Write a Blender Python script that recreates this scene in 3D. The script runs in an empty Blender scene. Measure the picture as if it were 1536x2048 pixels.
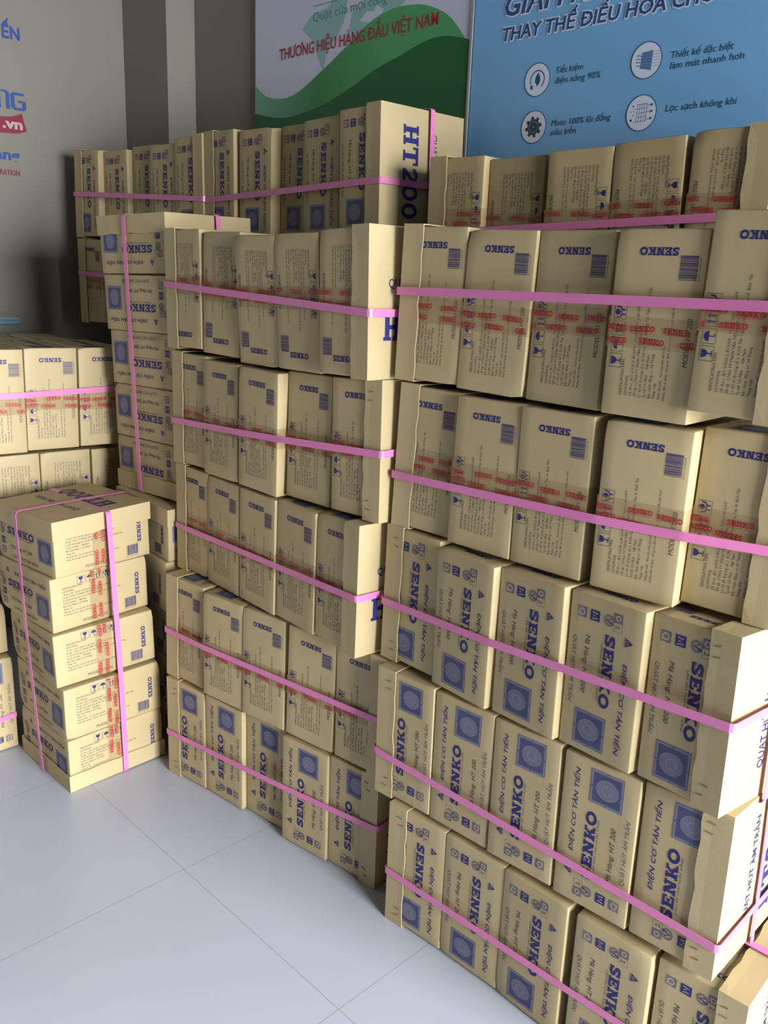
import bpy, bmesh, math, random
from mathutils import Matrix, Vector

SC = bpy.context.scene
COL = SC.collection
S2 = math.sqrt(0.5)
E1 = Vector((S2, -S2, 0))     # along the back wall, towards the shop front
E2 = Vector((S2, S2, 0))      # into the back wall
ROOM = Matrix.Rotation(-math.pi / 4, 4, 'Z')

# ------------------------------------------------------------------ camera
cam_data = bpy.data.cameras.new('camera')
cam_data.sensor_fit = 'HORIZONTAL'
cam_data.sensor_width = 36.0
cam_data.lens = 1746.8 / 1536 * 36.0
cam_data.clip_start = 0.05
cam = bpy.data.objects.new('camera', cam_data)
COL.objects.link(cam)
cr = Vector((0.99924638, 0.01011106, 0.03747586))
cu = Vector((-0.03881589, 0.26029123, 0.96474961))
cf = Vector((0.0, 0.96547721, -0.26048754))
cam.matrix_world = Matrix(((cr.x, cu.x, -cf.x, 0), (cr.y, cu.y, -cf.y, 0), (cr.z, cu.z, -cf.z, 1.409), (0, 0, 0, 1)))
SC.camera = cam

# ------------------------------------------------------------------ light
world = bpy.data.worlds.new('world')
SC.world = world
world.use_nodes = True
world.node_tree.nodes['Background'].inputs[0].default_value = (0.82, 0.9, 1.0, 1)
world.node_tree.nodes['Background'].inputs[1].default_value = 0.2


def area(name, e1, e2, z, toward, sx, sy, power, color):
    ld = bpy.data.lights.new(name, 'AREA')
    ld.shape = 'RECTANGLE'
    ld.size, ld.size_y = sx, sy
    ld.energy = power
    ld.color = color
    o = bpy.data.objects.new(name, ld)
    COL.objects.link(o)
    o.location = E1 * e1 + E2 * e2 + Vector((0, 0, z))
    t = E1 * toward[0] + E2 * toward[1] + Vector((0, 0, toward[2]))
    o.rotation_euler = (t - o.location).to_track_quat('-Z', 'Y').to_euler()
    return o


area('daylight_sky_outside', 5.6, 1.5, 2.2, (0.0, 1.3, 1.5), 4.4, 3.8, 2450, (0.97, 0.985, 1.0))

SC.view_settings.view_transform = 'Standard'
SC.view_settings.look = 'None'
SC.view_settings.gamma = 1.0
SC.view_settings.use_curve_mapping = False
SC.view_settings.exposure = 0.0


# ------------------------------------------------------------------ materials
def mat(name, color, rough=0.6, spec=0.5, metal=0.0, noise=0.0, scale=8.0, bump=0.0, bscale=200.0):
    m = bpy.data.materials.new(name)
    m.use_nodes = True
    nt = m.node_tree
    b = nt.nodes['Principled BSDF']
    b.inputs['Base Color'].default_value = (*color, 1)
    b.inputs['Roughness'].default_value = rough
    b.inputs['Specular IOR Level'].default_value = spec
    b.inputs['Metallic'].default_value = metal
    tc = nt.nodes.new('ShaderNodeTexCoord')
    if noise:
        nz = nt.nodes.new('ShaderNodeTexNoise')
        nz.inputs['Scale'].default_value = scale
        nz.inputs['Detail'].default_value = 5
        nt.links.new(tc.outputs['Object'], nz.inputs['Vector'])
        mx = nt.nodes.new('ShaderNodeMix')
        mx.data_type = 'RGBA'
        mx.inputs['A'].default_value = (*[c * (1 - noise) for c in color], 1)
        mx.inputs['B'].default_value = (*[min(1, c * (1 + noise)) for c in color], 1)
        nt.links.new(nz.outputs['Fac'], mx.inputs['Factor'])
        nt.links.new(mx.outputs['Result'], b.inputs['Base Color'])
    if bump:
        nb = nt.nodes.new('ShaderNodeTexNoise')
        nb.inputs['Scale'].default_value = bscale
        nt.links.new(tc.outputs['Object'], nb.inputs['Vector'])
        bp = nt.nodes.new('ShaderNodeBump')
        bp.inputs['Strength'].default_value = bump
        bp.inputs['Distance'].default_value = 0.002
        nt.links.new(nb.outputs['Fac'], bp.inputs['Height'])
        nt.links.new(bp.outputs['Normal'], b.inputs['Normal'])
    return m


def clear(name, tint, alpha, rough=0.12):
    m = bpy.data.materials.new(name)
    m.use_nodes = True
    nt = m.node_tree
    b = nt.nodes['Principled BSDF']
    b.inputs['Base Color'].default_value = (*tint, 1)
    b.inputs['Roughness'].default_value = rough
    b.inputs['Specular IOR Level'].default_value = 0.5
    b.inputs['Alpha'].default_value = alpha
    return m


CARD = mat('cardboard', (0.44, 0.35, 0.19), 0.5, 0.35, noise=0.08, scale=11, bump=0.06, bscale=420)
CAPCARD = mat('cap cardboard', (0.45, 0.36, 0.20), 0.55, 0.3, noise=0.1, scale=9, bump=0.08, bscale=300)
NAVY = mat('navy ink', (0.022, 0.022, 0.14), 0.5, 0.3)
GREYINK = mat('small print ink', (0.055, 0.05, 0.075), 0.55, 0.3)
PALEINK = mat('pale mark ink', (0.13, 0.115, 0.17), 0.55, 0.3)
PIC = mat('picture blue', (0.125, 0.13, 0.225), 0.5, 0.3)
PICD = mat('picture dark blue', (0.06, 0.065, 0.155), 0.5, 0.3)
PICL = mat('picture light blue', (0.24, 0.235, 0.28), 0.5, 0.3)
PINK = mat('pink plastic strap', (0.68, 0.20, 0.43), 0.32, 0.5, noise=0.05, scale=30)
TAPE = clear('brown tinted clear tape', (0.38, 0.25, 0.11), 0.24)
FILM = clear('clear film tape', (0.6, 0.55, 0.4), 0.10)
RED = mat('red tape ink', (0.42, 0.03, 0.035), 0.3, 0.4)
STEEL = mat('staple steel', (0.22, 0.2, 0.17), 0.4, 0.5, metal=0.6)
WALLM = mat('wall paint', (0.25, 0.235, 0.20), 0.8, 0.2, noise=0.03, scale=3, bump=0.05, bscale=60)
CEILM = mat('low bounce dark ceiling', (0.12, 0.12, 0.115), 0.85, 0.2)  # unseen ceiling, kept dark so less bounced light reaches the upper rows
DARKM = mat('low bounce dark wall', (0.10, 0.10, 0.10), 0.8, 0.2)  # unseen wall behind the camera, darkened to cut bounced light on carton fronts


def floor_mat():
    m = bpy.data.materials.new('floor tiles')
    m.use_nodes = True
    nt = m.node_tree
    N, L = nt.nodes, nt.links
    b = N['Principled BSDF']
    tc = N.new('ShaderNodeTexCoord')
    sep = N.new('ShaderNodeSeparateXYZ')
    L.new(tc.outputs['Object'], sep.inputs[0])

    def joint(out, off, pitch, w):
        a = N.new('ShaderNodeMath'); a.operation = 'SUBTRACT'; a.inputs[1].default_value = off - 40 * pitch
        L.new(out, a.inputs[0])
        r = N.new('ShaderNodeMath'); r.operation = 'MODULO'; r.inputs[1].default_value = pitch
        L.new(a.outputs[0], r.inputs[0])
        c = N.new('ShaderNodeMath'); c.operation = 'LESS_THAN'; c.inputs[1].default_value = w
        L.new(r.outputs[0], c.inputs[0])
        return c.outputs[0]
    jx = joint(sep.outputs['X'], -1.607, 0.567, 0.0020)
    jy = joint(sep.outputs['Y'], 0.965, 0.567, 0.0020)
    mxm = N.new('ShaderNodeMath'); mxm.operation = 'MAXIMUM'
    L.new(jx, mxm.inputs[0]); L.new(jy, mxm.inputs[1])
    nz = N.new('ShaderNodeTexNoise'); nz.inputs['Scale'].default_value = 2.5; nz.inputs['Detail'].default_value = 8
    L.new(tc.outputs['Object'], nz.inputs['Vector'])
    base = N.new('ShaderNodeMix'); base.data_type = 'RGBA'
    base.inputs['A'].default_value = (0.42, 0.455, 0.535, 1)
    base.inputs['B'].default_value = (0.49, 0.52, 0.60, 1)
    L.new(nz.outputs['Fac'], base.inputs['Factor'])
    mx = N.new('ShaderNodeMix'); mx.data_type = 'RGBA'
    L.new(mxm.outputs[0], mx.inputs['Factor'])
    L.new(base.outputs['Result'], mx.inputs['A'])
    mx.inputs['B'].default_value = (0.33, 0.33, 0.34, 1)
    L.new(mx.outputs['Result'], b.inputs['Base Color'])
    b.inputs['Roughness'].default_value = 0.34
    b.inputs['Specular IOR Level'].default_value = 0.45
    return m


FLOORM = floor_mat()


def worn(m, light):
    """paler board where the corners and edges are rubbed"""
    nt = m.node_tree
    b = nt.nodes['Principled BSDF']
    src = b.inputs['Base Color'].links[0].from_socket
    g = nt.nodes.new('ShaderNodeNewGeometry')
    r = nt.nodes.new('ShaderNodeMapRange')
    r.inputs['From Min'].default_value = 0.535
    r.inputs['From Max'].default_value = 0.62
    r.inputs['To Max'].default_value = 0.55
    nt.links.new(g.outputs['Pointiness'], r.inputs['Value'])
    x = nt.nodes.new('ShaderNodeMix')
    x.data_type = 'RGBA'
    x.inputs['B'].default_value = (*light, 1)
    nt.links.new(r.outputs[0], x.inputs['Factor'])
    nt.links.new(src, x.inputs['A'])
    nt.links.new(x.outputs['Result'], b.inputs['Base Color'])


worn(CARD, (0.62, 0.53, 0.35))


# ------------------------------------------------------------------ helpers
def mesh_obj(name, verts, faces, mats, fmats=None, parent=None, smooth=False, matrix=None):
    me = bpy.data.meshes.new(name)
    me.from_pydata([tuple(v) for v in verts], [], faces)
    for m in mats:
        me.materials.append(m)
    if fmats:
        me.polygons.foreach_set('material_index', fmats)
    if smooth:
        me.polygons.foreach_set('use_smooth', [True] * len(me.polygons))
    me.update()
    o = bpy.data.objects.new(name, me)
    COL.objects.link(o)
    if parent:
        o.parent = parent
    if matrix is not None:
        o.matrix_world = matrix
    return o


def link_mesh(name, me, parent=None, matrix=None):
    o = bpy.data.objects.new(name, me)
    COL.objects.link(o)
    if parent:
        o.parent = parent
    if matrix is not None:
        if parent:
            o.matrix_local = matrix
        else:
            o.matrix_world = matrix
    return o


def tag(o, label, cat, group=None):
    o['label'] = label
    o['category'] = cat
    if group:
        o['group'] = group
    return o


def structure(name, boxes, m, label):
    """boxes: (e1 lo, e1 hi, e2 lo, e2 hi, z lo, z hi) in the room's own axes"""
    V, F = [], []
    for (a, b, c, d, e, f) in boxes:
        n = len(V)
        V += [(x, y, z) for x in (a, b) for y in (c, d) for z in (e, f)]
        F += [tuple(n + i for i in q) for q in ((0, 1, 3, 2), (4, 6, 7, 5), (0, 4, 5, 1), (2, 3, 7, 6), (0, 2, 6, 4), (1, 5, 7, 3))]
    o = mesh_obj(name, V, F, [m], matrix=ROOM)
    o['kind'] = 'structure'
    o['label'] = label
    return o


# ---- 2-D drawing: every shape is (list of points, list of faces)
_TXT = {}
_PLAIN = dict(zip('ĐđƠơƯườớởỡợừứửữựƯ', 'DdOoUuòóỏõọùúủũụU'))


def _raw(s, bold, res, space):
    c = bpy.data.curves.new('lettering', 'FONT')
    c.body = s
    c.size = 1.0
    c.offset = bold
    c.resolution_u = res
    c.space_character = space
    o = bpy.data.objects.new('lettering', c)
    COL.objects.link(o)
    dg = bpy.context.evaluated_depsgraph_get()
    me = o.evaluated_get(dg).to_mesh()
    V = [(v.co.x, v.co.y) for v in me.vertices]
    F = [tuple(p.vertices) for p in me.polygons]
    o.evaluated_get(dg).to_mesh_clear()
    bpy.data.objects.remove(o)
    bpy.data.curves.remove(c)
    return V, F


def text2d(s, shear=0.0, bold=0.0, res=2, space=1.0):
    """a line of lettering, width 1, cap height 1; bars and horns of the Vietnamese letters are drawn as strokes"""
    key = (s, shear, bold, res, space)
    if key not in _TXT:
        plain = ''.join(_PLAIN.get(ch, ch) for ch in s)
        V, F = _raw(plain, bold, res, space)
        th = .075 + 2 * bold
        for i, ch in enumerate(s):
            if ch not in _PLAIN:
                continue
            base = plain[i]
            right = max(v[0] for v in _raw(plain[:i] + base, 0, 1, space)[0])
            one = _raw(base, 0, 1, space)[0]
            wid = max(v[0] for v in one) - min(v[0] for v in one)
            left = right - wid
            if ch == 'Đ':
                e = rect(left - .07, .33, left + .30, .33 + th * .9)
            elif ch == 'đ':
                e = rect(right - .24, .60, right + .07, .60 + th * .8)
            else:
                top = .727 if ch.isupper() else .53
                e = stroke([(right - .06, top - .06), (right + .03, top - .03), (right + .075, top + .04), (right + .07, top + .11)], th * .9)
            n = len(V)
            V += e[0]
            F += [tuple(q + n for q in f) for f in e[1]]
        V = [(x + shear * y, y) for x, y in V]
        x0 = min(v[0] for v in V)
        x1 = max(v[0] for v in V)
        _TXT[key] = ([((x - x0) / (x1 - x0), y / 0.727) for x, y in V], F)
    return _TXT[key]


def stroke(path, w, closed=False):
    n = len(path)
    V, F = [], []
    for i, (x, y) in enumerate(path):
        if closed:
            a, b = path[i - 1], path[(i + 1) % n]
        else:
            a, b = path[max(i - 1, 0)], path[min(i + 1, n - 1)]
        dx, dy = b[0] - a[0], b[1] - a[1]
        d = math.hypot(dx, dy) or 1
        ww = w[i] if isinstance(w, (list, tuple)) else w
        V += [(x - dy / d * ww / 2, y + dx / d * ww / 2), (x + dy / d * ww / 2, y - dx / d * ww / 2)]
    for i in range(n if closed else n - 1):
        j = (i + 1) % n
        F.append((2 * i + 1, 2 * j + 1, 2 * j, 2 * i))
    return V, F


def rect(x0, y0, x1, y1, n=1, m=1):
    V = [(x0 + (x1 - x0) * i / n, y0 + (y1 - y0) * j / m) for j in range(m + 1) for i in range(n + 1)]
    F = [(j * (n + 1) + i, j * (n + 1) + i + 1, (j + 1) * (n + 1) + i + 1, (j + 1) * (n + 1) + i) for j in range(m) for i in range(n)]
    return V, F


def poly(*pts):
    return list(pts), [tuple(range(len(pts)))]


def ell(cx, cy, rx, ry, n=28):
    V = [(cx, cy)] + [(cx + rx * math.cos(2 * math.pi * i / n), cy + ry * math.sin(2 * math.pi * i / n)) for i in range(n)]
    return V, [(0, 1 + i, 1 + (i + 1) % n) for i in range(n)]


def ring(cx, cy, rx, ry, w, n=28, a0=0.0, a1=2 * math.pi):
    full = abs(a1 - a0 - 2 * math.pi) < 1e-6
    k = n if full else n + 1
    P = [(cx + rx * math.cos(a0 + (a1 - a0) * i / n), cy + ry * math.sin(a0 + (a1 - a0) * i / n)) for i in range(k)]
    return stroke(P, w, closed=full)


def join(*shapes):
    V, F = [], []
    for v, f in shapes:
        n = len(V)
        V += v
        F += [tuple(i + n for i in q) for q in f]
    return V, F


def xf(shape, sx=1.0, sy=1.0, dx=0.0, dy=0.0, rot=0.0):
    c, s = math.cos(rot), math.sin(rot)
    return [(x * sx * c - y * sy * s + dx, x * sx * s + y * sy * c + dy) for x, y in shape[0]], shape[1]


def slab_word(word):
    """the bold slab-serif capitals of the carton marking; width 1, height 1"""
    t = 0.27          # stem
    h = 0.17          # slab thickness
    G = {}
    G['E'] = (0.98, join(rect(0.1, 0, 0.1 + t, 1), rect(0, 0, 0.92, h + .02), rect(0, 1 - h - .02, 0.9, 1), rect(0.1, .41, 0.66, .59),
                         rect(0.76, 0, 0.92, .36), rect(0.74, .64, 0.9, 1), rect(0.55, .33, 0.68, .67)))
    G['N'] = (1.14, join(rect(0.12, 0, 0.12 + t * .8, 1), rect(0.78, 0, 0.78 + t * .8, 1), poly((0.1, 1), (0.42, 1), (0.99, 0), (0.68, 0)),
                         rect(0, 0, .46, h), rect(0, 1 - h, .4, 1), rect(.64, 1 - h, 1.1, 1)))
    G['K'] = (1.14, join(rect(0.12, 0, 0.12 + t, 1), rect(0, 0, .5, h), rect(0, 1 - h, .5, 1), poly((.3, .36), (.76, .95), (1.0, .95), (.42, .28)),
                         poly((.42, .5), (.64, .62), (1.08, .05), (.76, .05)), rect(.66, 1 - h, 1.08, 1), rect(.64, 0, 1.14, h)))
    G['O'] = (1.16, ring(.56, .5, .42, .40, .255, 32))
    S = []
    for i in range(25):
        a = math.radians(35 + i * (235 / 24.0))
        S.append((.45 + .30 * math.cos(a), .735 + .165 * math.sin(a)))
    S2_ = []
    for i in range(25):
        a = math.radians(90 - i * (235 / 24.0))
        S2_.append((.45 + .32 * math.cos(a), .285 + .175 * math.sin(a)))
    G['S'] = (.96, join(stroke(S, .235), stroke(S2_, .235), rect(.72, .62, .86, 1.0), rect(.04, 0, .18, .38)))
    G['H'] = (1.06, join(rect(.1, 0, .1 + t, 1), rect(.66, 0, .66 + t, 1), rect(.1, .42, .9, .58), rect(0, 0, .47, h * .8), rect(0, 1 - h * .8, .47, 1),
                         rect(.56, 0, 1.03, h * .8), rect(.56, 1 - h * .8, 1.03, 1)))
    G['T'] = (1.0, join(rect(.34, 0, .34 + t, 1), rect(0, 1 - h, .95, 1), rect(.2, 0, .75, h * .8), rect(0, .66, .13, 1), rect(.82, .66, .95, 1)))
    two = [(.16, .68)] + [(.42 + .27 * math.cos(math.radians(a)), .70 + .2 * math.sin(math.radians(a))) for a in range(170, -50, -20)] + [(.2, .16)]
    G['2'] = (.86, join(stroke(two, .2), rect(.08, 0, .8, .2), rect(.68, 0, .8, .32)))
    G['0'] = (.9, ring(.43, .5, .31, .42, .2, 30))
    parts, x = [], 0.0
    for ch in word:
        w, sh = G[ch]
        parts.append(xf(sh, 1, 1, x, 0))
        x += w + .05
    V, F = join(*parts)
    return [(a / (x - .05), b) for a, b in V], F


LOGO = slab_word('SENKO')
HT200 = slab_word('HT200')


class Print:
    """flat artwork laid on a surface: shapes carry a material index; marks of their own are kept apart by name"""

    def __init__(self):
        self.V, self.F, self.M, self.Z = [], [], [], []
        self.own = {}

    def add(self, shape, m, place, lift=0.0):
        n = len(self.V)
        for v in shape[0]:
            self.V.append(place(v))
            self.Z.append(lift)
        self.F += [tuple(i + n for i in f) for f in shape[1]]
        self.M += [m] * len(shape[1])


def at(x, y, w, h, rot=0.0):
    """places a unit shape: origin x, y, width w along its reading direction, height h"""
    c, s = math.cos(rot), math.sin(rot)
    return lambda v: (x + v[0] * w * c - v[1] * h * s, y + v[0] * w * s + v[1] * h * c)


# ------------------------------------------------------------------ the carton
W, H = 0.150, 0.290
CM = [CARD, NAVY, GREYINK, PALEINK, PIC, PICD, PICL]


def glass_icon():
    return join(poly((.2, .88), (.8, .88), (.74, .6), (.58, .45), (.42, .45), (.26, .6)), rect(.46, .14, .54, .46), rect(.28, .1, .72, .16))


def umbrella_icon():
    top = [(.5 + .36 * math.cos(math.radians(a)), .5 + .36 * math.sin(math.radians(a))) for a in range(0, 181, 15)]
    return join(poly(*top), rect(.47, .16, .53, .5), ring(.58, .18, .09, .09, .05, 8, math.pi, 2 * math.pi))


def arrows_icon():
    return join(*[join(rect(x - .07, .2, x + .07, .6), poly((x - .17, .58), (x + .17, .58), (x, .86))) for x in (.3, .7)], rect(.14, .1, .86, .15))


def hands_icon():
    return join(poly((.5, .5), (.7, .62), (.7, .82), (.5, .93), (.3, .82), (.3, .62)), stroke([(.1, .8), (.16, .48), (.34, .34), (.34, .1)], .1),
                stroke([(.9, .8), (.84, .48), (.66, .34), (.66, .1)], .1), stroke([(.34, .34), (.5, .42), (.66, .34)], .08))


SQ = stroke([(0, 0), (1, 0), (1, 1), (0, 1)], .045, True)


def side_v():
    """the narrow face with the address lines; u across (0..W), v up (0..H)"""
    p = Print()
    q = math.pi / 2
    full, p = p, Print()
    p.add(LOGO, 1, at(.70 * W, (1 - .095) * H, .43 * W, .012, math.pi))
    full.own['logo'], p = p, Print()
    rnd = random.Random(4)
    y, y1 = (1 - .258) * H, (1 - .132) * H
    while y < y1 - .0006:
        b = rnd.choice((.0004, .0006, .0009, .0014))
        p.add(rect(.725 * W, y, .915 * W, min(y + b, y1), 3, 1), 1, lambda v: v)
        y += b + rnd.choice((.0005, .0008, .0012))
    p.add(text2d('8936012345678', res=1), 2, at(.945 * W, (1 - .262) * H, .034, .0022, q))
    full.own['barcode'], p = p, full
    lines = [('VENTILATING FAN', .235, .885, .69, .0052), ('220V/50Hz', .292, .885, .775, .0046),
             ('SX theo: IEC 60335-2-80:2005 - TCVN 5699-2-80:2007', .348, .885, .385, .0046),
             ('SX tại: CÔNG TY TNHH TÂN TIẾN SENKO', .402, .885, .505, .0048),
             ('Lô 47-49 Đường số 2, KCN Tân Tạo, Phường Tân Tạo A, Bình Tân', .457, .885, .30, .0047),
             ('Tp.Hồ Chí Minh  -  Việt Nam', .511, .885, .655, .0047), ('Bảo hành động cơ: 24 Tháng', .565, .885, .645, .0047),
             ('Tháng: 1cây', .618, .885, .80, .0045), ('Tháng sản xuất :  Xem trên nhãn sản phẩm', .674, .885, .60, .0040),
             ('Hướng dẫn sử dụng - thông tin cảnh báo an toàn :  Xem trên phiếu bảo hành', .728, .885, .345, .0040)]
    for s, u, va, vb, h in lines:
        p.add(text2d(s, res=1), 2, at(u * W, (1 - va) * H, (va - vb) * H, h, q))
    p.add(text2d('MODEL: HT 200', shear=.15, res=2), 2, at(.93 * W, (1 - .70) * H, .25 * H, .0085, q))
    for k, (ic, v) in enumerate(((glass_icon, .735), (umbrella_icon, .648), (arrows_icon, .561), (hands_icon, .474))):
        pl = at(.195 * W, (1 - v) * H, .0215, .0215, q)
        p.add(SQ, 2, pl)
        p.add(ic(), 1, pl)
    return p


def fan_picture(p, x, y, w, h):
    P = lambda v: (x + v[0] * w, y + v[1] * h)
    p.add(rect(0, 0, 1, 1, 8, 8), 4, P)
    p.add(stroke([(.045, .045), (.955, .045), (.955, .955), (.045, .955)], .035, True), 6, P, .0001)
    n = 30
    for i in range(-n + 1, n):
        a = i / n
        x0, y0, x1, y1 = (a, 0, 1, 1 - a) if a >= 0 else (0, -a, 1 + a, 1)
        sc = lambda t: .08 + t * .84
        for t0, t1 in ((0, .5), (.5, 1)):
            A = (sc(x0 + (x1 - x0) * t0), sc(y0 + (y1 - y0) * t0))
            B = (sc(x0 + (x1 - x0) * t1), sc(y0 + (y1 - y0) * t1))
            p.add(stroke([A, B], .011), 5, P, .0001)
    p.add(ell(.5, .48, .29, .34, 28), 4, P, .0002)
    for i in range(15):
        yy = .2 + i * .04
        dx = .28 * math.sqrt(max(0, 1 - ((yy - .48) / .34) ** 2))
        if dx > .03:
            p.add(stroke([(.5 - dx, yy), (.5, yy), (.5 + dx, yy)], .013), 6, P, .0003)
    p.add(ring(.5, .48, .29, .34, .014), 6, P, .0003)
    p.add(ring(.5, .48, .13, .15, .016), 6, P, .0003)
    for dx, dy in ((.5, .955), (.5, .03), (.03, .5), (.97, .5)):
        p.add(rect(dx - .02, dy - .02, dx + .02, dy + .02), 5, P, .0003)


def side_s():
    """the narrow face with the big marking; a along the reading direction (0..H), b up (0..W)"""
    p = Print()
    p.add(text2d('ĐIỆN CƠ TÂN TIẾN', shear=.2, bold=.009, res=2), 1, at(.345 * H, .775 * W, .575 * H, .0088))
    full, p = p, Print()
    p.add(LOGO, 1, at(.205 * H, .505 * W, .465 * H, .0205))
    full.own['logo'], p = p, full
    p.add(text2d('LÀM MÁT CHO CUỘC SỐNG', res=2), 2, at(.27 * H, .462 * W, .36 * H, .0036))
    p.add(text2d('Mã Hàng: HT 200', shear=.2, res=2), 2, at(.25 * H, .245 * W, .37 * H, .0098))
    p.add(text2d('QUẠT HÚT ÂM TRẦN', shear=.15, res=2), 2, at(.28 * H, .075 * W, .43 * H, .0086))
    full.own['fan_picture'] = Print()
    fan_picture(full.own['fan_picture'], .73 * H, .20 * W, .225 * H, .43 * W)
    tri = at(.185 * H, .775 * W, .0165, .0145)
    p.add(poly((0, 0), (1, 0), (.5, 1)), 1, tri)
    p.add(stroke([(.3, .12), (.42, .5), (.5, .15), (.6, .5), (.7, .12)], .07), 0, tri, .0001)
    p.add(text2d('TÂN TIẾN', res=1), 2, at(.185 * H, .755 * W, .0165, .002))
    # row of small approval marks
    for k, b in enumerate((.60, .46, .27, .09)):
        pl = at(.085 * H, b * W + .002, .019, .019)
        if k == 0:      # two stacked squares near the triangle end
            for j in range(2):
                pq = at(.06 * H + j * .0165, .60 * W, .0155, .017)
                p.add(SQ, 3, pq)
                if j == 0:
                    p.add(rect(.04, .04, .96, .96), 3, pq)
                    p.add(ring(.5, .5, .26, .26, .14, 14), 0, pq, .0001)
                else:
                    p.add(text2d('2', bold=.01, res=1), 3, at(.06 * H + .0165 + .004, .60 * W + .004, .007, .009))
        elif k == 1:    # round tick mark
            p.add(ring(.5, .5, .5, .5, .09, 20), 3, pl)
            p.add(ring(.5, .5, .36, .36, .05, 18), 3, pl)
            p.add(stroke([(.3, .72), (.48, .22), (.78, .95)], .13), 1, pl, .0001)
        elif k == 2:    # dark square with a light M
            p.add(rect(0, 0, 1, 1), 1, pl)
            p.add(stroke([(.2, .2), (.25, .8), (.5, .3), (.75, .8), (.8, .2)], .11), 0, pl, .0001)
        else:           # pale square with a round letter
            p.add(rect(0, 0, 1, 1), 3, pl)
            p.add(ring(.5, .5, .28, .28, .13, 16), 0, pl, .0001)
            p.add(rect(.55, .12, .85, .24), 0, pl, .0001)
    return p


SIDE_V, SIDE_S = side_v(), side_s()


class Shape:
    """a slightly worn carton: gentle bulges on each face and crushed corners"""

    def __init__(self, seed):
        r = random.Random(seed)
        self.A = [r.uniform(-.0012, .0008) for _ in range(6)]
        self.k = [r.uniform(-.0005, .0005) for _ in range(6)]
        self.d = []
        for _ in range(3):
            c = Vector((r.choice((-1, 1)) * W / 2, r.choice((-1, 1)) * H / 2, r.choice((-1, 1)) * H / 2))
            self.d.append((c, r.uniform(.002, .006), r.uniform(.008, .02)))

    def __call__(self, p):
        x, y, z = p
        u, v, w = x / W + .5, y / H + .5, z / H + .5
        sn = lambda t: math.sin(math.pi * min(1, max(0, t)))
        q = Vector(p)
        edge = .0006
        if abs(x) > W / 2 - edge:
            i = 0 if x > 0 else 1
            q.x += (1 if x > 0 else -1) * (self.A[i] * .5 * sn(v) * sn(w))
        if abs(y) > H / 2 - edge:
            i = 2 if y > 0 else 3
            q.y += (1 if y > 0 else -1) * (self.A[i] * sn(u) * sn(w) + self.k[i] * sn(u) * math.sin(2 * math.pi * w))
        if abs(z) > H / 2 - edge:
            i = 4 if z > 0 else 5
            q.z += (1 if z > 0 else -1) * (self.A[i] * sn(u) * sn(v) + self.k[i] * sn(u) * math.sin(2 * math.pi * v))
        for c, a, s in self.d:
            g = math.exp(-((q - c).length / s) ** 2)
            if g > .01:
                q -= c.normalized() * a * g
        return q


def loops(L, n, r):
    a = [-L / 2, -L / 2 + r * .35, -L / 2 + r]
    inner = [-L / 2 + r + (L - 2 * r) * i / n for i in range(1, n)]
    return a + inner + [-v for v in reversed(a)]


def carton_mesh(seed):
    sh = Shape(seed)
    r = .0028
    V, F, M = [], [], []
    dims = (W, H, H)
    for ax in range(3):
        o1, o2 = [(1, 2), (2, 0), (0, 1)][ax]
        for sgn in (1, -1):
            l1, l2 = loops(dims[o1], 12 if dims[o1] > .2 else 7, r), loops(dims[o2], 12 if dims[o2] > .2 else 7, r)
            n = len(V)
            for b in l2:
                for a in l1:
                    p = [0, 0, 0]
                    p[ax], p[o1], p[o2] = sgn * dims[ax] / 2, a, b
                    q = [max(-d / 2 + r, min(d / 2 - r, c)) for c, d in zip(p, dims)]
                    d = Vector(p) - Vector(q)
                    pt = Vector(q) + (d.normalized() * r if d.length > 0 else d)
                    V.append(sh(pt))
            k = len(l1)
            for j in range(len(l2) - 1):
                for i in range(k - 1):
                    f = (n + j * k + i, n + j * k + i + 1, n + (j + 1) * k + i + 1, n + (j + 1) * k + i)
                    F.append(f if sgn > 0 else f[::-1])
                    M.append(0)
    bm = bmesh.new()
    bv = [bm.verts.new(v) for v in V]
    for f in F:
        bm.faces.new([bv[i] for i in f]).smooth = True
    bmesh.ops.remove_doubles(bm, verts=bm.verts, dist=1e-5)

    def lay(pr, place):
        vs = [bm.verts.new(place(v, z)) for v, z in zip(pr.V, pr.Z)]
        for f, m in zip(pr.F, pr.M):
            try:
                nf = bm.faces.new([vs[i] for i in f])
                nf.material_index = m
            except ValueError:
                pass
    off = .0006
    front = lambda v, z: sh((v[0] - W / 2, -H / 2, v[1] - H / 2)) + Vector((0, -off - z, 0))
    back = lambda v, z: sh((W / 2 - v[0], H / 2, v[1] - H / 2)) + Vector((0, off + z, 0))
    top = lambda v, z: sh((v[1] - W / 2, H / 2 - v[0], H / 2)) + Vector((0, 0, off + z))
    bottom = lambda v, z: sh((W / 2 - v[1], H / 2 - v[0], -H / 2)) + Vector((0, 0, -off - z))
    marks = {}
    for side, pr, place in (('V', SIDE_V, front), ('back', SIDE_V, back), ('S', SIDE_S, top), ('under', SIDE_S, bottom)):
        lay(pr, place)
        for nm, q in pr.own.items():
            mm = bpy.data.meshes.new(nm)
            mm.from_pydata([tuple(place(v, z)) for v, z in zip(q.V, q.Z)], [], q.F)
            for m in CM:
                mm.materials.append(m)
            mm.polygons.foreach_set('material_index', q.M)
            mm.update()
            marks[side, nm] = mm
    me = bpy.data.meshes.new('carton')
    bm.normal_update()
    bm.to_mesh(me)
    bm.free()
    for m in CM:
        me.materials.append(m)
    return me, marks


CARTONS = [carton_mesh(s) for s in (3, 8, 21, 34)]


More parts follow.
